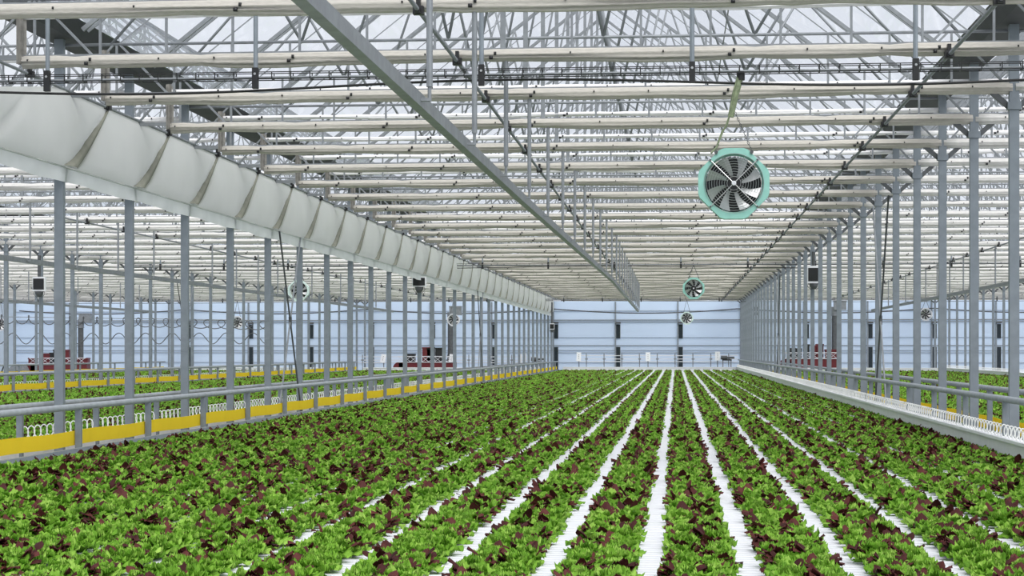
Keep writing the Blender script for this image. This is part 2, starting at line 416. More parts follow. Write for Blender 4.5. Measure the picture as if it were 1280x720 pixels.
# ---------------------------------------------------------------- hanging beams with their rods
def hanging_beam(xs, k0, k1, label, rods=True):
    # xs : [(Y, X)] gentle drift along the hall
    Ys = [p[0] for p in xs]; Xs = [p[1] for p in xs]
    e = empty('hanging_rail', label, 'rail', (xs[0][1], xs[0][0], H(2.55)), 0, 'steel beams hung under the trusses')
    q = MB(); bx, by = xs[0][1], xs[0][0]
    for (ya, xa), (yb, xb) in zip(xs[:-1], xs[1:]): q.beam((xa-bx,ya-by,0),(xb-bx,yb-by,0),.11,.14)
    q.build('beam', M['steel'], e)
    if rods:
        for k in range(k0, k1):
            Y = Y0+S*k; x = float(np.interp(Y, Ys, Xs))+.14
            r = MB(); r.tube([(0,0,.13),(0,0,BOT-2.55)], .033, 8); r.tube([(0,0,-.02),(0,0,.13)], .02, 8); r.cbox((-.06,0,.0),(.14,.05,.03))
            r.build('hanger_rod', M['steel'], e, (x-bx, Y-by, 0))
mx = [(12.5,-2.66),(30,-2.58),(66,-2.28),(118,-2.42)]
hanging_beam(mx, -3, 22, 'long square steel beam hung on rods, running over the bench to the end wall')
hanging_beam([(y,x-16) for y,x in mx if y > 20]+[], 2, 22, 'long pale beam hung on rods behind the left post row')
hanging_beam([(60,-34.5),(118,-34.4)], 8, 22, 'long pale beam hung on rods, farthest left')
hanging_beam([(y,x+14.9) for y,x in mx if y > 20], 2, 22, 'long pale beam hung on rods beyond the right post row')

# ---------------------------------------------------------------- white side curtain
def curtain():
    ya, yb = Y0-7.2, 153.0; NU = 14
    e = empty('side_curtain', 'white cloth curtain hanging in slanted folds above the left post row', 'curtain', (-10.3,ya,0))
    n = int((yb-ya)/.125); vs = []; seam = 3.12
    for i in range(n+1):
        Y = ya+(yb-ya)*i/n
        top = 4.40
        if Y < Y0-.3: top = .1447*(Y*math.cos(YAW)+.92)
        for j in range(NU+1):
            t = j/NU; h = seam+(top-seam)*t
            ph = ((Y-Y0)-2.0*t)/S; f = ph-math.floor(ph)
            d = min(f, 1-f)*S                       # distance from the fold
            bulge = 1-math.exp(-(d/(.10+.22*(1-t)))**2)
            near = (.075*bulge + .05*math.sin(PI*f))*math.sin(PI*min(1,t*1.02))**.6 + .008*math.sin(Y*2.7+3*t)*math.sin(PI*t)
            vs.append((near-.02, Y-ya, H(h)))
    fs = [(i*(NU+1)+j,(i+1)*(NU+1)+j,(i+1)*(NU+1)+j+1,i*(NU+1)+j+1) for i in range(n) for j in range(NU)]
    q = MB(); q.add(vs, fs); q.build('cloth', M['curtain'], e, smooth=True)
    for k in range(0, 31):                         # dark strips laid on the cloth as painted shade along each fold
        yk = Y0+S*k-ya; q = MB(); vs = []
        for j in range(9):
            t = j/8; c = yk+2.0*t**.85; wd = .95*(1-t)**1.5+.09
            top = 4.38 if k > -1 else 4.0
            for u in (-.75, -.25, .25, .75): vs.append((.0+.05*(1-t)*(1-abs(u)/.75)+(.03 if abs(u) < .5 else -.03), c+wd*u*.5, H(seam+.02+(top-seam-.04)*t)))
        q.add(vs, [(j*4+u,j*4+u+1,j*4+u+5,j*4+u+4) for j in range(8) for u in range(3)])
        if yk > .1: q.build('fold_shade_strip', M['foldshade'], e, smooth=True)
    vs = []
    for i in range(n+1):
        Y = ya+(yb-ya)*i/n
        for j in range(4):
            t = j/3; vs.append((-.08+.02*math.sin(Y*4+t*2)*t, Y-ya, H(seam-.25*t-.015*math.sin(Y*1.57)*t)))
    fs = [(i*4+j,(i+1)*4+j,(i+1)*4+j+1,i*4+j+1) for i in range(n) for j in range(3)]
    q = MB(); q.add(vs, fs); q.build('hem_flap', M['flap'], e, smooth=True)
    q = MB(); q.tube([(-.07,0,H(seam)),(-.07,yb-ya,H(seam))], .012, 6); q.build('seam', M['flap'], e)
curtain()

# ---------------------------------------------------------------- cross cable trays, fans and boxes hung from them
def tray(Y, h, xa, xb, hang_x, label, near):
    e = empty('cable_tray', label, 'cable tray', (0,Y,H(h)), 0, 'cable trays crossing the hall')
    q = MB()
    for yy in (-.08,.08):
        q.beam((xa,yy,.0),(xb,yy,.0),.02,.012); q.beam((xa,yy,.10),(xb,yy,.10),.016,.012)
    x = xa
    while x < xb:
        for yy in (-.08,.08): q.beam((x,yy,0),(x,yy,.10),.014,.014)
        q.beam((x,-.08,0),(x,.08,0),.014,.014); x += .28 if near else .6
    q.build('ladder', M['black'], e)
    q = MB(); q.tube([(xa,.02,.03),(xb,.02,.03)], .022, 6); q.build('conduit', M['steel'], e)
    pts = []; N = 80
    for i in range(N+1):
        x = xa+(xb-xa)*i/N; pts.append((x,-.02,-.12-.07*math.sin(i/N*PI*3.2)))
    q = MB(); q.tube(pts, .02, 6)
    q.build('cable', M['black'], e)
    for x in hang_x:
        q = MB(); q.tube([(x,-.12,.02),(x,-.12,(5.1 if near else BOT+.25)-h)], .034, 8); q.build('hanger', M['post'], e)
        q = MB(); q.cbox((x,-.14,.0),(.085,.08,.30)); q.lathe([(.0,-.19),(.018,-.19),(.018,-.17)], 8, 1, Matrix.Translation((x,0,.06))); q.build('clamp', [M['black'], M['chrome']], e)
    return e
def hx(pxs, Y): return [world_at(x, Y) for x in pxs]
tray(26.05, 3.93, -10.3, 6.6, hx((63,322,603,865,1143), 26.05), 'black cable ladder crossing the picture above the large mint fan', True)
tray(85.0, 3.96, -26, 21, [ -9.0+3.08*i for i in range(-5,9)], 'thin black cable tray crossing the hall above the second fan', False)
tray(144.0, 3.98, -58, 37, [-8.8+3.05*i for i in range(-15,15)], 'farthest cable tray, crossing in front of the blue end wall', False)

def fan(X, Y, h, mat, label, hang_h, detail=True, rz=0.):
    R = .52
    e = empty('circulation_fan', label, 'fan', (X,Y,H(h)), rz, 'round fans hung below the trusses')
    # octagonal housing with a round throat, built as a ring of sections
    q = MB(); n = 48
    def outer(a, s=1.0):
        c, d = abs(math.cos(a)), abs(math.sin(a)); r = min(.50/max(c,d,1e-6), .675/(c+d)); return min(r, .535)*s
    rings = []
    for (rf, y) in ((None,-.10),(None,.10),(.43,.10),(.40,.0),(.425,-.10)):
        rings.append([( (rf if rf else outer(2*PI*j/n))*math.cos(2*PI*j/n), y, (rf if rf else outer(2*PI*j/n))*math.sin(2*PI*j/n)) for j in range(n)])
    vs = [v for r in rings for v in r]; k = len(rings)
    q.add(vs, [(i*n+j,i*n+(j+1)%n,((i+1)%k)*n+(j+1)%n,((i+1)%k)*n+j) for i in range(k) for j in range(n)])
    q.build('housing', mat, e)
    # blades
    q = MB(); nb = 8
    for i in range(nb):
        a0 = 2*PI*i/nb+.2; vs = []
        for u in range(5):
            r = .10+.285*u/4
            for v in range(4):
                w = (v/3-.5)*(.30+.13*u/4)*1.0; a = a0+w+.25*u/4
                vs.append((r*math.cos(a), .02+w*.16, r*math.sin(a)))
        q.add(vs, [(u*4+v,u*4+v+1,(u+1)*4+v+1,(u+1)*4+v) for u in range(4) for v in range(3)])
    q.build('impeller', M['blade'], e)
    q = MB(); q.lathe([(.0,-.02),(.11,-.02),(.12,0),(.12,.16),(.0,.18)], 20, close=False); q.build('motor', M['black'], e, smooth=False)
    q = MB(); q.lathe([(.0,.22),(.40,.20),(.40,.215),(.0,.235)], 24, close=False)
    q.build('rear_shroud', M['black'], e)
    # front grille
    q = MB()
    nr = 10 if detail else 4
    for i in range(nr):
        r = .06+.36*(i+1)/nr
        q.tube([(r*math.cos(2*PI*j/40),-.115-.02*(1-i/nr),r*math.sin(2*PI*j/40)) for j in range(40)], .0028 if detail else .004, 4, 0, True)
    if detail:
        for i in range(4):
            a = PI/4+PI/2*i
            q.tube([(.03*math.cos(a),-.14,.03*math.sin(a)),(.46*math.cos(a),-.112,.46*math.sin(a))], .0075, 6)
        for i in range(8):
            a = PI/8+PI/4*i; q.tube([(.10*math.cos(a),-.135,.10*math.sin(a)),(.43*math.cos(a),-.112,.43*math.sin(a))], .0025, 4)
    q.build('grille', M['chrome'], e)
    q = MB(); q.lathe([(0,-.155),(.028,-.155),(.034,-.145),(.034,-.125),(0,-.125)], 12, close=False); q.build('grille_boss', M['white'], e)
    if detail:
        for x, z in ((-.25,.44),(.25,.44),(-.33,.33),(.33,.33),(-.33,-.33),(.33,-.33),(-.25,-.45),(.25,-.45),(-.46,.25),(.46,.25),(-.46,-.27)):
            b = MB(); r = .026 if z > .4 else .015; b.lathe([(0,-.125),(r,-.125),(r,-.1),(0,-.1)], 10, close=False, mat=Matrix.Translation((x,0,z))); b.build('bolt', M['dark'], e)
    top = hang_h-h
    if detail:
        q = MB(); q.tube([(.10,0,top-.02),(.02,0,top-.32),(-.04,0,top-.62)], [.05,.05,.042], 10); q.build('hanger_pole', M['moss'], e)
        q = MB(); q.lathe([(0,-.06),(.058,-.06),(.058,.06),(0,.06)], 14, close=False, mat=Matrix.Translation((.10,0,top-.04)) @ Matrix.Rotation(PI/2,4,'X')); q.build('pole_cap', M['black'], e)
        q = MB(); q.tube([(-.03,.0,top-.5),(-.10,-.02,top-.75),(-.16,-.02,.75),(-.24,-.06,.52),(-.32,-.1,.43)], .014, 6)
        q.tube([(.08,0,top+.05),(.0,-.06,top-.25),(-.06,-.06,top-.6),(-.13,-.06,.78),(-.25,-.06,.5)], .009, 5); q.build('power_cable', M['moss'], e)
        q = MB(); a = Vector((.02,0,top-.55)); b = Vector((.25,-.05,.47)); L = (b-a).length; nl = int(L/.045)
        for i in range(nl):
            c = a.lerp(b, (i+.5)/nl); d = (b-a).normalized(); s = Vector((0,1,0)) if i % 2 else d.cross(Vector((0,1,0))).normalized()
            q.tube([c+d*.028*math.cos(t)+s*.012*math.sin(t) for t in [2*PI*z/8 for z in range(8)]], .004, 4, 0, True)
        q.build('chain', M['dark'], e)
    else:
        for s in (-1,1):
            q = MB(); q.tube([(0,0,top),(s*.25,0,.45)], .016, 5); q.build('chain', M['dark'], e)
fan(world_at(917,26.05), 26.05, 2.36, M['mint'], 'large mint octagonal fan with wire grille, nearest in the picture', 3.93)
fan(world_at(867,85), 84.9, 2.87, M['mint'], 'mint round fan hanging above the end wall top, second along the bench', 3.96, False)
fan(world_at(858.5,144), 143.9, 2.53, M['pale'], 'small pale fan against the blue end wall, farthest along the bench', 3.98, False)
fan(world_at(374,85), 84.9, 2.82, M['pale'], 'pale fan partly behind a post, left of the crossed rods', 3.96, False)
fan(world_at(567,144), 143.9, 2.42, M['white'], 'white ringed fan above the red machine behind the left posts', 3.98, False)
fan(world_at(297,144), 143.9, 2.25, M['white'], 'small white fan among the looped hoses at left', 3.98, False)
fan(world_at(1,144), 143.9, 2.1, M['white'], 'small white fan cut off by the left picture edge', 3.98, False)
fan(world_at(1157,144), 143.9, 2.8, M['white'], 'white ringed fan behind the right row of posts', 3.98, False)

def sensor(X, Y, h, w, hh, hang_h, label):
    e = empty('sensor_box', label, 'sensor box', (X,Y,H(h)), 0, 'sensor boxes hung from the cable trays')
    q = MB(); q.box((-w/2,-.08,-hh/2),(w/2,.12,hh/2)); q.build('case', M['bright'], e)
    q = MB(); q.box((-w*.44,-.10,-hh*.38),(w*.44,-.08,hh*.38)); q.build('front', M['black'], e)
    q = MB(); q.tube([(0,0,hh/2),(0,0,hang_h-h)], .07, 8); q.build('hanger', M['dark'], e)
    q = MB(); q.tube([(0,0,-hh/2),(0,0,-hh/2-.12),(0,0,-hh/2-.24)], [.18,.16,.09], 12); q.build('intake', M['dark'], e)
    q = MB()
    for s in (-1,1): q.tube([(s*.2,0,-hh/2),(s*.24,0,-hh/2-.12),(s*.1,0,-hh/2-.26)], .012, 5)
    q.build('hose', M['dark'], e)
sensor(world_at(1017,74), 74.0, (438-343)*73/F, .50, .70, 3.96, 'white framed box with black front among the right posts')
sensor(world_at(524,74), 74.0, (438-352)*74.5/F, .56, .42, 3.96, 'black fronted box just below the white curtain')
sensor(world_at(49,74), 74.0, (438-355)*76/F, .52, .60, 3.96, 'white framed box with black front at the far left')
sensor(world_at(690,150), 150.0, (438-408)*150/F, .38, .50, 3.98, 'small dark box under the far end of the curtain')
sensor(world_at(945,144), 143.8, (438-387)*144/F, .40, .48, 3.98, 'small box at the far end of the right posts')

# ---------------------------------------------------------------- benches: gullies, hoops, rails, film, edge
PITCH = .31; GAPX = .774; GX0 = -.2
def gully_me(x0, x1):
    q = MB(); pr = [(-.122,-.07),(.122,-.07),(.122,-.012),(.108,0),(.03,0),(.022,-.006),(-.022,-.006),(-.03,0),(-.108,0),(-.122,-.012)]
    k = len(pr); q.add([(x0,y,z) for y,z in pr]+[(x1,y,z) for y,z in pr], [(j,k+j,k+(j+1)%k,(j+1)%k) for j in range(k)]+[tuple(range(k-1,-1,-1)), tuple(range(k,2*k))])
    return q
def hoop_mb(q, x, y, z, mi=0, n=18, rot=.35, sides=5):
    q.tube([(x+.058*math.cos(t)*math.cos(rot), y+.058*math.cos(t)*math.sin(rot), z+.10+.10*math.sin(t)) for t in [2*PI*i/n for i in range(n)]], .011, sides, mi, True)
gul_me = gully_me(-9.70, 5.06).mesh('gully', M['white'])
hq = MB(); hoop_mb(hq, 0, 0, 0); hoop_me = hq.mesh('hoop', M['hoop'], True)
HZ = H(-1.36)
hoff = (5.12, 0, HZ-GZ)
NG = int((152.6-12.4)/PITCH)
gy = [12.4+PITCH*i for i in range(NG)]
GLAB = {0:('long white gully crossing under the lettuce strips of the near bench','white gullies of the near bench'), -1:('long white gully of the bench left of the posts, ending in a hoop','white gullies of the left bench')}
def far_gullies(b, ys, label):
    q = MB()
    for y in ys: q.box((-9.45+16*b,y-.14,GZ-.07),(5.02+16*b,y+.14,GZ)); hoop_mb(q, 5.12+16*b, y, HZ-(.12 if b < 0 else 0), 1, 8, .35, 3)
    o = q.build('growing_gullies', [M['white'], M['hoop']]); tag(o, label, 'gully', None, 'stuff')
indiv = {0:200, -1:100}
for b in (0, -1):
    ys = gy if b == 0 else [y for y in gy if 29.5 < y < 146.7]
    for y in ys[:indiv[b]]:
        o = put('growing_gully', gul_me, None, (16*b, y, GZ)); tag(o, GLAB[b][0], 'gully', GLAB[b][1])
        put('feed_hoop', hoop_me, o, hoff if b == 0 else (5.12,0,HZ-.12-GZ))
    far_gullies(b, ys[indiv[b]:], 'distant white gullies at the far half of the near bench' if b == 0 else 'distant white gullies of the bench beyond the left posts')
far_gullies(1, [y for y in gy if 28 < y < 146.7], 'white gullies of the bench beyond the right posts')
far_gullies(-2, [y for y in gy if 70 < y < 146.7], 'white gullies of the farthest left bench')

def rail(x, h, ya, yb, yp, label, r=.055):
    q = MB(); q.tube([(0,0,0),(0,yb-ya,0)], r, 10)
    o = q.build('pipe_rail', M['railpipe'], None, (x,ya,H(h)), smooth=True); tag(o, label, 'rail', 'pipe rails beside the benches')
    y = yp
    leg = MB(); leg.box((-.05,-.04,-H(h)),(.05,.04,-r*.7)); me = leg.mesh('rail_post', M['post'])
    while y < yb:
        if y > ya: put('rail_post', me, o, (0, y-ya, 0))
        y += S
def film(x, ya, yb, h0, h1, label):
    q = MB(); n = int((yb-ya)/.5); vs = []
    for i in range(n+1):
        y = ya+(yb-ya)*i/n; s = .012*math.sin(2*PI*(y-Y0+1)/S)
        for dx in (0,.006):
            vs += [(dx,y-ya,H(h0)+s),(dx,y-ya,H(h1)+s)]
    fs = []
    for i in range(n):
        a, c = i*4, (i+1)*4; fs += [(a,c,c+1,a+1),(a+2,a+3,c+3,c+2),(a+1,c+1,c+3,a+3),(a,a+2,c+2,c)]
    q.add(vs, fs); o = q.build('sticky_film', M['yellow'], None, (x,ya,0)); tag(o, label, 'film', 'yellow films along the bench edges')
def edge(x, ya, yb, label, dz=0):
    q = MB(); q.box((-.02,0,H(-1.78)),(.03,yb-ya,H(-1.40))); q.box((-.09,0,H(-1.385)),(.10,yb-ya,H(-1.355))); q.box((-.10,0,H(-1.40)),(-.085,yb-ya,H(-1.355)))
    o = q.build('edge_channel', M['bright'], None, (x,ya,dz)); tag(o, label, 'channel', 'white channels along the bench edges')
YP = Y0-.95
for b, ya in ((0,16.),(-1,28.),(1,26.),(-2,66.)):
    nm = {0:'near bench', -1:'bench left of the posts', 1:'bench beyond the right posts', -2:'farthest left bench'}[b]
    d = 16*b; E = 152.6 if b == 0 else 147.0
    if b != 1:
        rail(-9.85+d, -.93, max(ya,23), E-.1, YP, 'grey pipe rail over the yellow film of the '+nm)
        film(-9.925+d, max(ya,23), E-.1, -1.57, -1.33, 'yellow sticky film along the left edge of the '+nm)
        if b == 0: rail(-10.85, -.93, 26, E-.1, YP, 'grey pipe rail just behind the left post row', .05)
        if b == -1: rail(-26.85, -.93, 66, E-.1, YP, 'grey pipe rail behind the second left post row', .05)
    else:
        rail(6.3, -.76, 26, E-.1, YP, 'grey pipe rail just behind the right post row')
        film(6.42, 26, E-.1, -1.62, -1.36, 'yellow sticky film seen behind the right posts')
    if b == 0: rail(5.20, -.775, 24, E-.1, YP, 'grey pipe rail in front of the right posts, above white hoops')
    edge(5.12+d, max(ya,24), E, 'white edge channel carrying hoops along the right side of the '+nm, -.15 if b < 0 else 0)
    # bench frame
    q = MB()
    [q.box((x-.05+d,12 if b == 0 else ya,GZ-.17),(x+.05+d,E,GZ-.072)) for x in (-9.0,-5.6,-2.2,1.2,4.6)]; q.box((-9.80+d,12 if b == 0 else ya,GZ-.17),(-9.72+d,E,H(-1.60)))
    o = q.build('bench_frame', M['post']); tag(o, 'grey frame carrying the gullies of the '+nm, 'bench')
    y = 16. if b == 0 else ya+2
    lg = MB(); lg.box((-.05,-.05,0),(.05,.05,GZ-.17)); lme = lg.mesh('bench leg', M['post'])
    while y < E-.6:
        for x in (-9.0,-2.2,4.6): put('leg', lme, o, (x+d,y,0))
        y += 12
    q = MB(); q.box((-9.4+d,E+.05,H(-1.80)),(5.2+d,E+.35,H(-1.42))); q.box((-9.4+d,E,H(-1.44)),(5.2+d,E+.4,H(-1.39)))
    o = q.build('end_trough', M['bright']); tag(o, 'white trough closing the far end of the '+nm, 'trough')

# ---------------------------------------------------------------- lettuce
def leaf(L, W, e0, curl, az, base, amp, waves, nu, nv, rr, tipround=1.0, cup=.0):
    u = np.linspace(0, 1, nu); v = np.linspace(-1, 1, nv)
    el = e0-curl*u; du = L/(nu-1)
    r = np.concatenate([[0], np.cumsum(np.cos((el[1:]+el[:-1])/2)*du)]); z = np.concatenate([[0], np.cumsum(np.sin((el[1:]+el[:-1])/2)*du)])
    k = np.clip(u/.6, 0, 1); w = W*(.22+.78*k*k*(3-2*k))*np.sqrt(np.clip(1-(np.clip(u-.6, 0, 1)/.41)**2, .12 if nu > 4 else .3, 1))
    R = r[:, None]+0*v[None]; Z = z[:, None]+0*v[None]; T = w[:, None]*v[None]
    nr, nz = -np.sin(el), np.cos(el)
    ph = rr.uniform(0, 6.3)
    edge = np.maximum(np.abs(v)[None]**2*np.ones((nu,1)), (u[:, None]**4)*np.ones((1,nv)))
    path = np.where(v[None] > 0, 1, -1)*(1-u[:, None])*2.2 + v[None]*1.6
    ruf = amp*edge*np.sin(waves*path+ph)*np.clip(u[:, None]*2.2, 0, 1) + rr.normal(0, amp*.18, (nu,nv))*edge
    off = ruf + cup*W*np.abs(v)[None]**2
    R = R+nr[:, None]*off; Z = Z+nz[:, None]*off
    R = R + ruf*.15
    c, s = math.cos(az), math.sin(az)
    X = base[0]+R*c-T*s; Y = base[1]+R*s+T*c; ZZ = base[2]+Z
    V = np.stack([X, Y, ZZ], -1).reshape(-1, 3)
    i, j = np.meshgrid(np.arange(nu-1), np.arange(nv-1), indexing='ij'); a = (i*nv+j).ravel()
    return V, np.stack([a, a+nv, a+nv+1, a+1], -1)
def cat(parts):
    Vs, Fs, o = [], [], 0
    for V, Fq in parts: Vs.append(V); Fs.append(Fq+o); o += len(V)
    return (np.concatenate(Vs), np.concatenate(Fs)) if Vs else (np.zeros((0,3)), np.zeros((0,4), int))
def green_head(rr, nl, nu, nv, sk):
    P = []
    for i in range(nl):
        t = i/(nl-1); e0 = math.radians(36+48*t)+rr.uniform(-.15,.15); az = i*2.399+rr.uniform(-.3,.3)
        L = (.178-.05*t)*rr.uniform(.82,1.12); rad = .022*(1-t)
        P.append(leaf(L, L*.37, e0, math.radians(58-15*t)*rr.uniform(.6,1.3), az, (rad*math.cos(az),rad*math.sin(az),.0+.02*t), 0.024*sk, 4.6 if nv > 4 else 3.0, nu, nv, rr))
    return cat(P)
def red_cluster(rr, nl, nu, nv, az0=None, spread=.6):
    P = []; az0 = rr.uniform(0, 6.28) if az0 is None else az0
    bx = .035
    for i in range(nl):
        t = i/max(1,nl-1); az = az0+rr.normal(0, spread); e0 = math.radians(rr.uniform(48,86)); L = rr.uniform(.14,.215)
        P.append(leaf(L, L*.27, e0, math.radians(rr.uniform(35,95)), az, (bx*math.cos(az0),bx*math.sin(az0),.012), .010, 3.0 if nv > 3 else 2., nu, nv, rr, 1.0, -.25))
    return cat(P)
def np_mesh(name, V, Fq, mats, mi=None):
    me = bpy.data.meshes.new(name)
    me.vertices.add(len(V)); me.vertices.foreach_set('co', V.astype(np.float32).ravel())
    me.loops.add(Fq.size); me.loops.foreach_set('vertex_index', Fq.astype(np.int32).ravel())
    me.polygons.add(len(Fq)); me.polygons.foreach_set('loop_start', np.arange(0, Fq.size, 4, dtype=np.int32))
    for m_ in mats: me.materials.append(m_)
    if mi is not None: me.polygons.foreach_set('material_index', mi.astype(np.int32))
    me.polygons.foreach_set('use_smooth', np.ones(len(Fq), dtype=bool))
    me.update(calc_edges=True); me.validate()
    return me
near_g = [np_mesh('green leaves', *green_head(rng, 38, 8, 9, 1.0), [M['green']]) for _ in range(8)]
near_r = [np_mesh('red leaves', *red_cluster(rng, int(rng.integers(9,15)), 8, 5), [M['redleaf']]) for _ in range(10)]
def lod(nl, nu, nv, sk, nred, cnt, ru, rv):
    out = []
    for i in range(cnt):
        V1, F1 = green_head(rng, nl, nu, nv, sk)
        k = 0 if rng.random() < .2 else nred
        V2, F2 = red_cluster(rng, k, ru, rv) if k else (np.zeros((0,3)), np.zeros((0,4), int))
        out.append((np.concatenate([V1,V2]), np.concatenate([F1,F2+len(V1)]), np.concatenate([np.zeros(len(F1)),np.ones(len(F2))])))
    return out
LOD1 = lod(24, 5, 6, 1.1, 10, 16, 5, 4)
LOD2 = lod(12, 4, 3, 1.3, 6, 14, 3, 3)
LOD3 = lod(8, 3, 3, 1.5, 5, 10, 3, 2)
def scatter(name, spots, lods, label):
    Vs, Fs, Ms, o = [], [], [], 0
    for (x, y, sc), tpl in zip(spots, lods):
        V, Fq, mi = tpl[int(rng.integers(len(tpl)))]
        a = rng.uniform(0, 6.283); c, s = math.cos(a)*sc, math.sin(a)*sc
        W = np.empty_like(V); W[:,0] = V[:,0]*c-V[:,1]*s+x; W[:,1] = V[:,0]*s+V[:,1]*c+y; W[:,2] = V[:,2]*sc*rng.uniform(.92,1.16)+GZ-.005
        Vs.append(W.astype(np.float32)); Fs.append((Fq+o).astype(np.int32)); Ms.append(mi); o += len(V)
    if not Vs: return
    ob = put(name, np_mesh(name, np.concatenate(Vs), np.concatenate(Fs), [M['green'],M['redleaf']], np.concatenate(Ms)))
    tag(ob, label, 'lettuce', None, 'stuff')
cols = []
for k in range(-13, 8):
    for s, d in (('left',-.123),('right',.123)):
        x = GX0+GAPX*(k+.5)+d
        if -9.72 < x < 5.0: cols.append((k, s, x))
def strip_name(k):
    if k == 0: return 'centre strip'
    return ('first' if abs(k) == 1 else nth(abs(k)))+' strip '+('left' if k < 0 else 'right')+' of centre'
cand = []
rest = []
for (k, s, x) in cols:
    for y in gy:
        X = x+rng.normal(0,.012); Y = y+rng.normal(0,.02); sc = rng.uniform(.88,1.12)
        if Y > 60: sc *= .92
        if Y > 118: sc *= .9
        p = px(X, Y, GZ+.10)
        if -15 < p[0] < 1295 and p[1] < 735: cand.append((Y, X, sc, k, s))
        else: rest.append((X, Y, sc))
cand.sort(key=lambda c: px(c[1], c[0], GZ)[2])
near, far = cand[:300], cand[300:]
count = {}
for (Y, X, sc, k, s) in near:
    c = count[(k,s)] = count.get((k,s), 0)+1
    hasred = rng.random()
    o = put('lettuce_head', near_g[int(rng.integers(8))], None, (X,Y,GZ-.005), rng.uniform(0,6.28)); o.scale = (sc,sc,sc*rng.uniform(.95,1.15))
    kind = 'green lettuce' if hasred < .25 else 'red-tinged lettuce'
    tag(o, '%s, %s from the front, %s column, %s' % (kind, nth(c), s, strip_name(k)), 'lettuce', 'lettuce heads at the front of '+strip_name(k))
    if hasred >= .25:
        r = put('red_leaves', near_r[int(rng.integers(10))], o, (0,0,0), rng.uniform(0,6.28)); r['label'] = 'dark red leaves'
sp = [(X,Y,sc) for (Y,X,sc,k,s) in far]+[(X,Y,sc) for X,Y,sc in rest]
vis = []
for (X,Y,sc) in sp:
    p = px(X,Y,GZ)
    if -220 < p[0] < 1500 and p[2] > 11: vis.append((X,Y,sc))
scatter('lettuce_crop', vis, [LOD1 if Y < 42 else (LOD2 if Y < 85 else LOD3) for X,Y,sc in vis], 'mixed green and red lettuce filling the rest of the near bench')
for b, ymin, nm in ((-1,29,'the bench left of the posts'),(1,27,'the bench beyond the right posts'),(-2,70,'the farthest left bench')):
    spots = []
    for (k, s, x) in cols:
        for y in gy:
            if y < ymin or y > 146.7: continue
            X = x+16*b; p = px(X, y, GZ)
            if -60 < p[0] < 1340: spots.append((X+rng.normal(0,.012), y+rng.normal(0,.02), rng.uniform(.8,1.05)))
    scatter('lettuce_crop', spots, [LOD2 if Y < 55 else LOD3 for X,Y,sc in spots], 'mixed lettuce filling '+nm)

# ---------------------------------------------------------------- machinery at the far end
def at(x, y, Y):    # image position on the cross plane at Y
    X = world_at(x, Y); d = -X*math.sin(YAW)+Y*math.cos(YAW); return X, H((438-y)*d/F), F/d
def red_machine(x0, x1, ytop, ybot, Y, label, style):
    Xa, zt, s = at(x0, ytop, Y); Xb, _, _ = at(x1, ytop, Y); zb = at(x0, ybot, Y)[1]
    W = Xb-Xa; e = empty('seeding_machine', label, 'machine', (Xa,Y,0), 0, 'red machines by the end wall')
    hb = zb+(zt-zb)*.45
    q = MB(); q.box((.25,-.5,zb),(W,.5,hb-.06)); q.lathe([(0,-.5),((hb-zb)/2,-.5),((hb-zb)/2,.5),(0,.5)], 18, close=False, mat=Matrix.Translation((.25,0,(hb+zb)/2-.03))); q.build('body', M['red'], e)
    q = MB(); q.box((.05,-.56,hb-.06),(W+.05,.56,hb)); q.build('deck', M['white'], e)
    for lx in (.3, W*.5, W-.2):
        q = MB(); q.box((lx-.07,-.4,0),(lx+.07,.4,zb)); q.build('leg', M['steel'], e)
    q = MB()
    n = max(3, int(W/.55))
    for i in range(n):
        a = .2+(W-.4)*i/n; b2 = .2+(W-.4)*(i+1)/n
        q.beam((a,-.5,hb),(b2,-.5,hb+.42),.025,.03); q.beam((b2,-.5,hb),(a,-.5,hb+.42),.025,.03)
    q.beam((.15,-.5,hb+.44),(W-.1,-.5,hb+.44),.05,.06); q.build('guard_rail', M['white'], e)
    for i, (fx, fw, hh, mt) in enumerate(style):
        q = MB(); q.box((fx*W,-.3,hb),(fx*W+fw*W,.35,hb+hh*(zt-hb))); q.box((fx*W-.03,-.34,hb+hh*(zt-hb)-.12),(fx*W+fw*W+.03,.38,hb+hh*(zt-hb)))
        q.build('hopper' if mt == 'red' else 'control_cabinet', M[mt], e)
red_machine(496, 570, 434, 467, 150.5, 'long dark red machine with white guard rail behind the left posts', [(.14,.17,.55,'black'),(.44,.16,1.0,'red'),(.52,.06,.95,'black'),(.66,.11,.97,'black')])
red_machine(37, 111, 437, 468, 150.5, 'dark red machine with black cabinets near the left picture edge', [(.0,.12,.4,'red'),(.24,.12,.72,'red'),(.36,.10,.78,'black'),(.42,.1,1.0,'black'),(.56,.12,1.0,'red'),(.74,.12,.42,'red'),(.88,.12,.4,'red')])
red_machine(978, 1048, 430, 462, 150.5, 'dark red machine with black cabinets behind the right posts', [(.0,.05,.45,'black'),(.13,.10,.72,'black'),(.24,.10,.70,'black'),(.38,.10,.98,'black'),(.52,.09,.9,'red'),(.60,.13,1.0,'red'),(.66,.06,1.0,'black'),(.76,.22,.62,'red')])
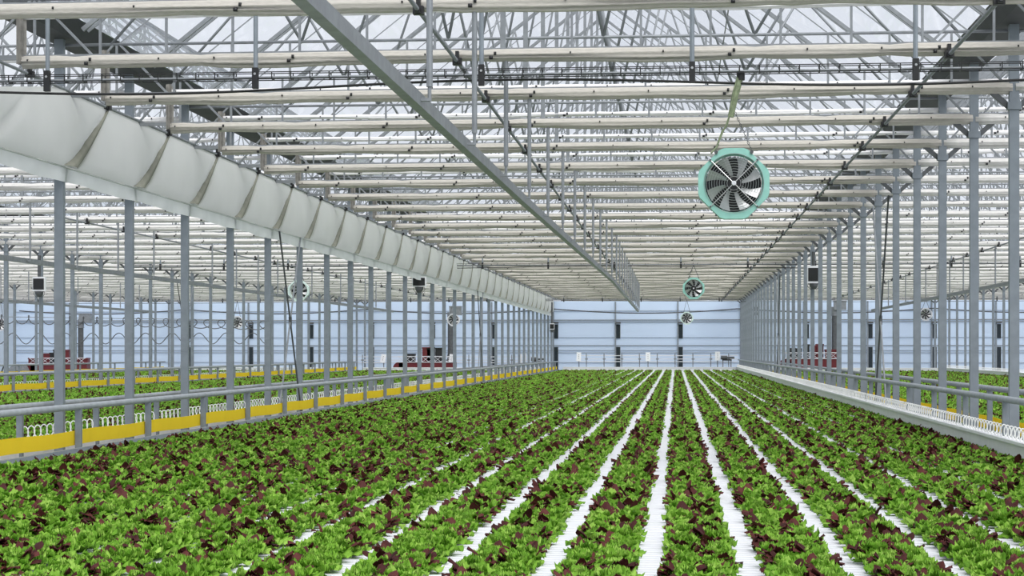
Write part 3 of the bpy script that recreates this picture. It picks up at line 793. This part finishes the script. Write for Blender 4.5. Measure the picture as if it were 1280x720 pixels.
# exhaust ducts
for x, yt, yb, lab in ((563,383,444,'grey vertical duct behind the white ringed fan'),(101,392,455,'grey vertical duct behind the red machine at left'),(1043,376,445,'grey vertical duct behind the right red machine')):
    X, zt, s = at(x, yt, 153.4); r = 3.4/s
    e = empty('exhaust_duct', lab, 'duct', (X,153.4,0), 0, 'grey ducts by the end wall')
    q = MB(); q.tube([(0,0,0),(0,0,zt-1.2)], r, 16); q.build('pipe', M['dark'], e, smooth=False)
    q = MB(); q.tube([(0,0,zt-1.2),(0,0,zt-1.05),(0,0,zt-.5)], [r*1.0,r*1.15,r*1.15], 16); q.tube([(0,0,zt-1.24),(0,0,zt-1.14)], r*1.25, 16); q.build('collar', M['steel'], e)
    q = MB(); q.box((-.05,-.4,zt-.75),(.95,.4,zt)); q.box((-.08,-.43,zt-.06),(.98,.43,zt+.02)); q.build('filter_box', M['steel'], e)
# rail frame with white control boxes at the wall
def wall_rig(xa, xb, yt, Y, boxes, label):
    Xa, z, s = at(xa, yt, Y); Xb = at(xb, yt, Y)[0]
    e = empty('transfer_frame', label, 'frame', (Xa,Y,0), 0, 'rail frames in front of the end wall')
    for dz in (0,-.28,-.5):
        q = MB(); q.beam((0,0,z+dz),(Xb-Xa,0,z+dz),.05,.06); q.build('rail', M['white'], e)
    L = Xb-Xa; nn = 9
    for i in range(nn):
        x = L*(i+.5)/nn
        q = MB(); q.tube([(x,-.05,z+.18),(x,-.05,z-.75)], .04, 6); q.box((x-.10,-.12,z-.34),(x+.12,-.02,z-.22)); q.tube([(x,0,z-.75),(x,0,0)], .03, 6); q.build('bracket', M['steel'], e)
    return e
wall_rig(722, 922, 444.5, 153.6, [], 'double white rail frame running along the end wall')
wall_rig(440, 680, 446, 153.9, [], 'double white rail frame behind the left posts')
def control_box(x, y, w, h, Y, tilt, label):
    X, z, s = at(x, y, Y); w, h = w/s, h/s
    e = empty('control_box', label, 'control box', (X,Y,z), 0, 'white control boxes by the end wall')
    q = MB(); q.cbox((0,0,0),(w,.16,h), 0, Matrix.Rotation(tilt,4,'Y')); q.build('case', M['bright'], e)
    for i in range(3):
        q = MB(); q.cbox((0,-.085,h*(.22-.2*i)),(w*.16,.02,h*.06), 0, Matrix.Rotation(tilt,4,'Y')); q.build('button', M['dark'], e)
    q = MB(); q.tube([(0,.1,0),(0,.3,-.3),(0,.3,-z)], .04, 6); q.build('stand', M['steel'], e)
for x, y, w, h, t, lab in ((723.5,446,5.5,11,.05,'white control box, leftmost on the end wall frame'),(810,446,5.5,11,0,'white control box in the middle of the end wall frame'),(897,445,6,11,0,'white control box, rightmost on the end wall frame'),
                        (479,448,6,10.5,.2,'tilted white control box left of the long red machine'),(564.5,448,6,10.5,.15,'white control box at the right end of the long red machine'),(650,448,4,11,0,'narrow white box seen between the left posts near the corner'),(655.5,447,4,11,0,'second narrow white box between the left posts near the corner')):
    control_box(x, y, w, h, 153.2, t, lab)
# dark gear beside the rightmost box and along the wall
def gear(x0, x1, y, Y, label):
    Xa, z, s = at(x0, y, Y); Xb = at(x1, y, Y)[0]; L = Xb-Xa
    e = empty('pump_unit', label, 'pump', (Xa,Y,0))
    q = MB(); q.tube([(0,0,z),(L*.45,0,z),(L*.5,0,z),(L,0,z)], [.16,.16,.09,.09], 12); q.build('motor', M['dark'], e)
    q = MB(); q.box((L*.1,-.15,z-.25),(L*.8,.15,z-.14)); q.build('bracket', M['black'], e)
    for f in (.15,.75):
        q = MB(); q.box((L*f-.04,-.05,0),(L*f+.04,.05,z-.2)); q.build('leg', M['steel'], e)
gear(901, 918, 447, 153.0, 'dark pump unit right of the rightmost control box')
gear(664, 680, 449, 153.0, 'dark pump unit between the left posts near the corner')
# grey hopper and small robot at the far left
X, z, s = at(9, 469, 149); 
e = empty('grey_hopper', 'pale grey slanted hopper near the left picture edge', 'hopper', (X,149,0))
W = 26/s; ht = 14/s
q = MB(); pr = [(0,z),(W,z),(W,z+ht*.35),(W*.82,z+ht),(W*.45,z+ht),(0,z+ht*.3)]; k = len(pr)
q.add([(a,-.6,c) for a,c in pr]+[(a,.6,c) for a,c in pr], [tuple(range(k)), tuple(range(2*k-1,k-1,-1))]+[(j,k+j,k+(j+1)%k,(j+1)%k) for j in range(k)]); q.build('hood', M['steel'], e)
q = MB(); q.box((W*.56,-.63,z+.05),(W*.88,-.6,z+ht*.42)); q.build('grate', M['dark'], e)
for lx in (.15, W-.2):
    q = MB(); q.box((lx,-.4,0),(lx+.1,.4,z)); q.build('leg', M['post'], e)
X, z, s = at(4, 469, 149)
e = empty('small_loader', 'dark small loader cut off by the left picture edge', 'loader', (X,149,0))
q = MB(); q.box((-.35,-.3,.25),(.35,.3,z+.1)); q.build('body', M['dark'], e)
q = MB(); q.tube([(-.2,0,z+.1),(.1,0,z+.9),(.35,0,z+.5)], .06, 8); q.build('arm', M['black'], e)
for lx in (-.25,.25):
    q = MB(); q.lathe([(0,-.35),(.25,-.35),(.25,.35),(0,.35)], 16, close=False, mat=Matrix.Translation((lx,0,.25))); q.build('wheel', M['black'], e)
# looped hoses hanging from a wire at left, and the long sagging supply cable at the wall
def hose(pts, r, label, name='looped_hose', grp=None):
    q = MB(); q.tube(pts, r, 6); o = q.build(name, M['dark'], None, smooth=True); return tag(o, label, 'hose' if 'hose' in name else 'cable', grp)
Yh = 138.0
xa, xb = world_at(-6, Yh), world_at(338, Yh)
d0 = 140
pts = []; N = 700
for i in range(N+1):
    t = i/N; ph = t*2*PI*20; x = xa+(xb-xa)*t
    lp = .45 + .75*max(0, min(1, (t-.3)*2.2))
    pts.append((x+lp*.42*math.sin(ph), Yh-.1+.12*math.sin(ph), H((438-398)*d0/F)-.34*math.cos(ph)-.55*t))
hose(pts, .035, 'upper black hose hanging in loops and coils behind the left posts', grp='looped hoses')
pts = []
for i in range(301):
    t = i/300; x = xa+(xb-xa)*t
    pts.append((x, Yh+.1, H((438-423)*d0/F)+.42*math.cos(t*2*PI*10.3+2.2)))
hose(pts, .035, 'lower black hose hanging in long waves behind the left posts', grp='looped hoses')
q = MB(); q.tube([(xa-2,Yh,H(2.66)),(xb+1,Yh,H(2.28))], .03, 6); o = q.build('hose_wire', M['steel']); tag(o, 'straight wire carrying the looped hoses behind the left posts', 'wire')
pts = []
for i in range(121):
    x = XL0+1+(XR0-XL0-2)*i/120; u = (x+10.5)/16; u -= math.floor(u)
    pts.append((x, 155.9, H(3.55-.38*math.sin(PI*u))))
hose(pts, .055, 'black sagging cable strung in front of the blue end wall', 'supply_cable')

# ---------------------------------------------------------------- light, world, camera
w = bpy.data.worlds.new('World'); bpy.context.scene.world = w; w.use_nodes = True
nt = w.node_tree; bg = nt.nodes['Background']
tc = nt.nodes.new('ShaderNodeTexCoord'); nz = nt.nodes.new('ShaderNodeTexNoise'); nz.inputs['Scale'].default_value = 2.2; nz.inputs['Detail'].default_value = 5
cr = nt.nodes.new('ShaderNodeValToRGB'); cr.color_ramp.elements[0].position = .35; cr.color_ramp.elements[1].position = .65
cr.color_ramp.elements[0].color = (.83,.865,.945,1); cr.color_ramp.elements[1].color = (.95,.965,1,1)
nt.links.new(tc.outputs['Generated'], nz.inputs['Vector']); nt.links.new(nz.outputs[0], cr.inputs[0]); nt.links.new(cr.outputs[0], bg.inputs[0])
bg.inputs[1].default_value = 1.0
sd = bpy.data.lights.new('Sun', 'SUN'); sd.energy = 3.5; sd.angle = math.radians(50); sd.color = (1,.98,.95)
so = bpy.data.objects.new('Sun', sd); C.objects.link(so); so.rotation_euler = (math.radians(36), math.radians(20), 0)
cd = bpy.data.cameras.new('Camera'); cam = bpy.data.objects.new('Camera', cd); C.objects.link(cam)
cd.sensor_width = 36; cd.lens = F/1280*36; cd.shift_y = 78/1280; cd.clip_end = 600; cd.clip_start = .1
cam.location = (0,0,ZC); cam.rotation_euler = (PI/2, 0, YAW)
sc = bpy.context.scene; sc.camera = cam
sc.view_settings.view_transform = 'Standard'; sc.view_settings.look = 'None'; sc.view_settings.gamma = 1; sc.view_settings.use_curve_mapping = False
sc.view_settings.exposure = 0.0
sc.cycles.use_denoising = True; sc.cycles.transparent_max_bounces = 24; sc.cycles.max_bounces = 8; sc.cycles.diffuse_bounces = 5
